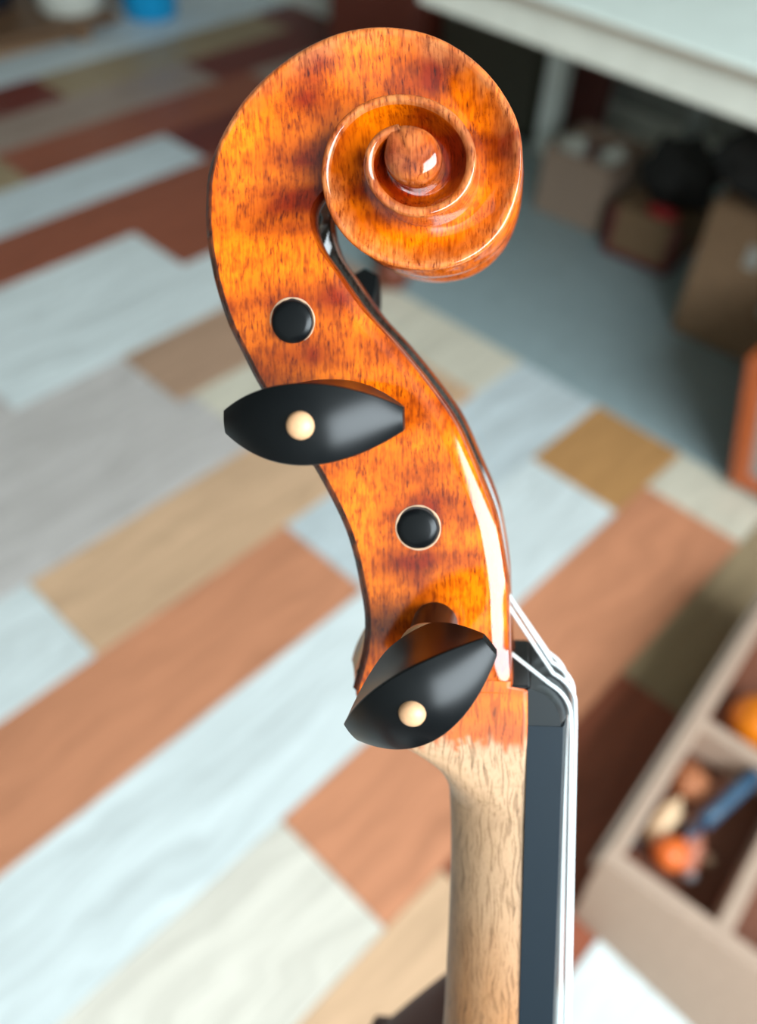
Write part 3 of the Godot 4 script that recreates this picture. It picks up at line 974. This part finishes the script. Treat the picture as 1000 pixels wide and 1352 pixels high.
func peg_head_mesh() -> ArrayMesh:
	# a flattened thumb-piece: axis along y, wide along x, thin along z. Two faintly hollow sides meet a crosswise-rounded
	# top in a crease; seen from the top it is a lens with blunt tips
	var st := begin()
	var U := 12.4
	var n := 41
	var thick := func(f: float) -> float: return 1.6 + 3.75 * pow(1.0 - f * f, 1.0)
	var low := func(f: float) -> float: return 7.6 * pow(maxf(0.0, absf(f) - 0.3) / 0.7, 1.4)
	var high := func(f: float) -> float: return 9.2 + 5.0 * (1.0 - f * f)
	var top := []
	var under := []
	var sides := [[], []]
	for k in n:
		var f: float = -1.0 + 2.0 * k / (n - 1)
		f = signf(f) * (1.0 - pow(1.0 - absf(f), 1.2))
		var t: float = thick.call(f)
		var y0: float = low.call(f)
		var y1: float = high.call(f)
		var row := PackedVector3Array()
		for j in 17:
			var g := -1.0 + j / 8.0
			row.append(Vector3(f * U, y1 + 0.9 * (1.0 - g * g) * (t / 5.35), g * (t - 0.12)) * MM)
		top.append(row)
		var un := PackedVector3Array()
		for j in 9:
			var g := -1.0 + j / 4.0
			un.append(Vector3(f * U, y0 - 0.5 * (1.0 - g * g) * (t / 5.7), g * t * 0.92) * MM)
		under.append(un)
		for q in 2:
			var sg := 1.0 - 2.0 * q
			var sd := PackedVector3Array()
			for j in 13:
				var g := j / 12.0
				var w := lerpf(0.92, 1.0, pow(g, 1.7)) * (1.0 - 0.10 * sin(PI * g) * (1.0 - f * f))
				sd.append(Vector3(f * U, lerpf(y0, y1 - 0.15, g), t * w * sg) * MM)
			sd.append(Vector3(f * U, y1, (t - 0.12) * sg) * MM)
			sides[q].append(sd)
	grid(st, top, 1, Vector3(0, 1, 0))
	grid(st, under, 2, Vector3(0, -1, 0))
	grid(st, sides[0], 3, Vector3(0, 0, 1))
	grid(st, sides[1], 4, Vector3(0, 0, -1))
	for e in [0, n - 1]:
		var a: PackedVector3Array = sides[0][e]
		var b: PackedVector3Array = sides[1][e]
		grid(st, [a, b], 5 + e, Vector3(1 if e else -1, 0, 0))
	return finish(st)

var peg_meshes := {}
func peg(vio: Node3D, at: Vector3, to: Vector3, turn: float, length: float, label: String, twist := 0.0) -> void:
	# at: where its axis meets the cheek by the head; to: the middle of the head's end; both in mm
	var o := Node3D.new()
	o.name = "peg"
	vio.add_child(o, true)
	o.set_meta("label", label)
	var axis := (to - at).normalized()
	var bx := Vector3(cos(turn), sin(turn), 0)
	bx = (bx - axis * bx.dot(axis)).normalized()
	o.transform = Transform3D(Basis(bx, axis, bx.cross(axis)), at * MM)
	if peg_meshes.is_empty():
		peg_meshes.head = peg_head_mesh()
		peg_meshes.pip = lathe([Vector2(1.9, -0.6), Vector2(1.9, 0.0), Vector2(1.78, 0.55), Vector2(1.4, 1.05), Vector2(0.8, 1.35), Vector2(0, 1.45)].map(func(v): return v * MM), 32)
		peg_meshes.collar = lathe([Vector2(3.2, -0.2), Vector2(4.0, -0.2), Vector2(4.5, 0.2), Vector2(4.6, 0.8), Vector2(4.4, 1.3), Vector2(3.9, 1.6), Vector2(3.2, 1.6)].map(func(v): return v * MM), 40)
		peg_meshes.shank = lathe([Vector2(0, -24.35), Vector2(2.2, -24.3), Vector2(3.1, -24.1), Vector2(3.3, -23.8), Vector2(3.3, -23.8), Vector2(3.55, -6), Vector2(3.8, 11)].map(func(v): return v * MM), 40)
	var head_at := length - 16.0
	var hd := put("peg_head", peg_meshes.head, M.peg_black, o, Vector3(0, head_at * MM, 0))
	hd.rotation.y = twist
	put("pip", peg_meshes.pip, M.boxwood, o, Vector3(0, (length - 1.15) * MM, 0), "pale boxwood dot")
	put("collar", peg_meshes.collar, M.boxwood, o, Vector3(0, (head_at - 3.6) * MM, 0), "pale ring")
	put("shank", peg_meshes.shank, M.peg_black, o)

func hole_rim(vio: Node3D, c: Vector3, s: float, seed_: int) -> void:
	# raw wood showing round a peg hole, a little uneven
	var st := begin()
	var n := FastNoiseLite.new()
	n.seed = seed_
	n.frequency = 1.0
	var rows := []
	for k in 48:
		var a := TAU * k / 48.0
		var d := Vector3(cos(a), sin(a), 0)
		var wv := 0.28 * maxf(0.0, n.get_noise_2d(cos(a) * 1.5, sin(a) * 1.5) + 0.25)
		var row := PackedVector3Array()
		for q in [Vector2(3.5 - wv, -0.5), Vector2(3.5 - wv, 0.06), Vector2(3.6, 0.1), Vector2(3.66 + wv * 0.4, 0.03), Vector2(3.69 + wv * 0.4, -0.5)]:
			row.append((c + d * q.x + Vector3(0, 0, q.y * s)) * MM)
		rows.append(row)
	rows.append(rows[0])
	grid(st, rows, 0, Vector3(0, 0, s))
	put("peg_hole_rim", finish(st), M.raw, vio)
	var g := begin()
	for k in 48:
		g.set_smooth_group(1)
		tri(g, (c + Vector3(0, 0, 0.03 * s)) * MM, (c + Vector3(cos(TAU * k / 48.0), sin(TAU * k / 48.0), 0.03 * s / 3.55) * 3.55) * MM, (c + Vector3(cos(TAU * (k + 1) / 48.0), sin(TAU * (k + 1) / 48.0), 0.03 * s / 3.55) * 3.55) * MM, Vector3(0, 0, s))
	put("peg_hole", finish(g), M.gap, vio)

func nut_mesh() -> ArrayMesh:
	# a quarter-round ridge across the neck, its crown arched like the fingerboard
	var st := begin()
	var rows := []
	for k in 33:
		var z := lerpf(-12.15, 12.15, k / 32.0)
		var crown := 5.3 + 2.2 * (1.0 - (z / 12.2) ** 2)
		var row := PackedVector3Array()
		row.append(v3(Vector2(17.25, -32.62), z))
		for j in 15:
			var a := PI / 2 * j / 14.0
			row.append(v3(Vector2(17.25 + crown * cos(a), -32.6 + 6.15 * sin(a)), z))
		rows.append(row)
	grid(st, rows, 0, Vector3(1, 0.5, 0), bare, true)
	for e in [0, 32]:
		st.set_smooth_group(3 + e)
		for j in range(1, 15): tri(st, rows[e][0], rows[e][j], rows[e][j + 1], Vector3(0, 0, 1 if e else -1))
	return finish(st)

func board_mesh() -> ArrayMesh:
	var st := begin()
	var rows := []
	for k in 41:
		var y := lerpf(-32.7, -300.0, (k / 40.0) ** 1.6)
		var hw := lerpf(12.1, 21.0, (-32.7 - y) / 267.0)
		var xf := 17.32 + (y + 32.0) * 0.0270
		var row := PackedVector3Array()
		row.append(v3(Vector2(xf, y), -hw))
		for j in 21:
			var f := j / 20.0 * 2.0 - 1.0
			row.append(v3(Vector2(xf + 5.7 + (1.0 + hw * 0.02) * (1.0 - f * f), y), hw * f))
		row.append(v3(Vector2(xf, y), hw))
		rows.append(row)
	# sides and back flat, the playing face arched
	var face := []
	var near_ := []
	var far_ := []
	var under := []
	for r in rows:
		face.append(r.slice(1, 22))
		near_.append(PackedVector3Array([r[21], r[21].lerp(r[22], 0.5), r[22]]))
		far_.append(PackedVector3Array([r[0], r[1]]))
		under.append(PackedVector3Array([r[22], r[0]]))
	grid(st, face, 1, Vector3(1, 0, 0))
	grid(st, near_, 2, Vector3(0, 0, 1))
	grid(st, far_, 3, Vector3(0, 0, -1))
	grid(st, under, 4, Vector3(-1, 0, 0))
	for e in [0, 40]:
		st.set_smooth_group(5)
		for j in range(1, 22): tri(st, rows[e][0], rows[e][j], rows[e][j + 1], Vector3(0, 1 if e == 0 else -1, 0))
	return finish(st)

const BODY_TOP := -130.0
var outline := [Vector2(0, 30), Vector2(2.5, 52), Vector2(7, 66), Vector2(15, 76), Vector2(28, 82), Vector2(45, 84), Vector2(62, 83), Vector2(80, 78), Vector2(98, 68), Vector2(112, 60), Vector2(120, 62), Vector2(130, 55), Vector2(150, 54), Vector2(172, 55), Vector2(196, 61), Vector2(208, 70), Vector2(222, 78), Vector2(245, 93), Vector2(270, 102), Vector2(292, 103), Vector2(315, 98), Vector2(334, 84), Vector2(347, 60), Vector2(353, 30), Vector2(355, 2)]

func plate_mesh(x: float, arch: float, over: float) -> ArrayMesh:
	var st := begin()
	var up := []
	var low := []
	for k in 97:
		var t := k / 96.0 * (outline.size() - 1)
		var p: Vector2 = cr(outline, t)
		var w := p.y + over
		var rise := arch * pow(sin(PI * clampf(p.x / 355.0, 0.0, 1.0)), 0.45)
		var a := PackedVector3Array()
		var b := PackedVector3Array()
		for j in 41:
			var f := j / 40.0 * 2.0 - 1.0
			a.append(v3(Vector2(x + signf(arch) * 1.8 + rise * pow(maxf(0.0, 1.0 - f * f), 1.4), BODY_TOP - p.x), w * f))
			b.append(v3(Vector2(x - signf(arch) * 1.8, BODY_TOP - p.x), w * f))
		up.append(a)
		low.append(b)
	grid(st, up, 0, Vector3(signf(arch), 0, 0))
	grid(st, low, 1, Vector3(-signf(arch), 0, 0))
	for s in [0, 40]:
		var rim := []
		for k in 97: rim.append(PackedVector3Array([up[k][s], low[k][s]]))
		grid(st, rim, 2, Vector3(0, 0, 1 if s else -1))
	for e in [0, 96]:
		var rim := [up[e], low[e]]
		grid(st, rim, 3, Vector3(0, 1 if e == 0 else -1, 0))
	return finish(st)

func violin() -> void:
	make_violin_materials()
	# held up in front of the lens, leaning a little; axes and place in the room
	var vio := Node3D.new()
	vio.name = numbered("violin")
	add_child(vio)
	vio.transform = Transform3D(Basis(Vector3(0.60240934, 0.16237923, 0.78149598), Vector3(0.39272506, 0.79208024, -0.4673071), Vector3(-0.69488849, 0.58842322, 0.41338615)).orthonormalized(), cam_at + Vector3(82.70578637, -111.36777719, -61.84281359) * MM)
	tag(vio, "amber varnished violin with carved scroll and black pegs held upright before the lens", "violin")
	put("pegbox", pegbox_mesh(), M.varnish, vio, Vector3.ZERO, "varnished amber pegbox with painted-in edge shade")
	put("scroll", scroll_mesh(), M.varnish, vio, Vector3.ZERO, "carved spiral scroll, glossy reddish amber")
	put("neck", neck_mesh(), M.maple, vio, Vector3.ZERO, "bare pale maple neck")
	put("nut", nut_mesh(), M.ebony, vio, Vector3.ZERO, "black quarter-round nut")
	put("nut_seat", bevel_box(Vector3(4.0, 6.4, 23.6) * MM, 0.2 * MM), M.ebony, vio, Vector3(15.6, -29.3, -0.2) * MM)
	put("fingerboard", board_mesh(), M.board, vio, Vector3.ZERO, "blue-black fingerboard")
	var peg_label := "black peg with pale dot, %s"
	peg(vio, Vector3(2.5, -15.9, 12.2), Vector3(1.96, -20.1, 40.0), deg_to_rad(29), 28.0, peg_label % "lower, turned aslant", 0.12)
	peg(vio, Vector3(-10.9, 19.6, 11.5), Vector3(-11.62, 18.6, 40.0), deg_to_rad(3), 28.6, peg_label % "upper, lying crosswise", -0.05)
	peg(vio, Vector3(0.0, 0.0, -12.0), Vector3(0.2, 0.2, -40.0), deg_to_rad(80), 28.0, "far-side black peg, its round end showing in the lower hole")
	peg(vio, Vector3(-19.4, 33.0, -12.0), Vector3(-19.6, 33.2, -40.0), deg_to_rad(62), 28.0, "far-side black peg, its round end showing in the upper hole")
	hole_rim(vio, Vector3(0, 0, 11.85), 1.0, 1)
	hole_rim(vio, Vector3(-19.39, 33.0, 10.95), 1.0, 2)
	hole_rim(vio, Vector3(2.5, -16.4, 12.0), 1.0, 3)
	# strings: from the pegs over the nut and down along the fingerboard
	var ends := [[Vector3(2.5, -16.4, 4.5), 8.0], [Vector3(-10.6, 17.2, 2.5), 2.7], [Vector3(-19.4, 33.0, -2.5), -2.7], [Vector3(0, 0, -4.5), -8.0]]
	for e in ends:
		var pegp: Vector3 = e[0]
		var z: float = e[1]
		var crown := 17.25 + 5.3 + 2.7 * (1.0 - (z / 12.2) ** 2) + 0.3
		var path := PackedVector3Array()
		for k in 61:   # three windings on the peg
			var a := TAU * 3.0 * k / 60.0
			path.append(Vector3(pegp.x + 3.9 * cos(a), pegp.y + 3.9 * sin(a), pegp.z + (1.0 - k / 60.0) * 2.4 * signf(-z)) * MM)
		for j in 8:
			var a := PI / 2 * (1.0 - (j + 1) / 9.0)
			path.append(v3(Vector2(17.25 + (crown - 17.25) * cos(a * 0.72), -32.6 + 6.5 * sin(a * 0.72)), z))
		for k in 12:
			var y := lerpf(-36.0, -330.0, (k / 11.0) ** 1.5)
			path.append(v3(Vector2(crown + 0.1 + 0.0 * y + (y + 33.0) * 0.010, y), z * lerpf(1.0, 2.0, (-33.0 - y) / 300.0)))
		put("string", tube(path, 0.35 * MM, 10), M.string, vio)
	put("back_plate", plate_mesh(-23.5, -14.0, 2.5), M.body, vio, Vector3(0, -21, 0) * MM)
	put("top_plate", plate_mesh(10.0, 14.0, 2.5), M.body, vio)
	var st := begin()
	for s in [-1.0, 1.0]:
		var rows := []
		for k in 97:
			var p: Vector2 = cr(outline, k / 96.0 * (outline.size() - 1))
			var row := PackedVector3Array()
			for j in 9:
				var f := j / 8.0
				row.append(v3(Vector2(lerpf(9.5, -23.0, f), BODY_TOP - p.x - 0.2 - 30.0 * maxf(0.0, f - 0.3)), (p.y + 1.6 * sin(PI * f)) * s))
			rows.append(row)
		grid(st, rows, 0 if s > 0 else 1, Vector3(0, 0, s))
	grid(st, [PackedVector3Array([v3(Vector2(-23, BODY_TOP - 21.2), -30), v3(Vector2(9.5, BODY_TOP - 0.2), -30)]), PackedVector3Array([v3(Vector2(-23, BODY_TOP - 21.2), 30), v3(Vector2(9.5, BODY_TOP - 0.2), 30)])], 2, Vector3(0, 1, 0))
	put("ribs", finish(st), M.body, vio)
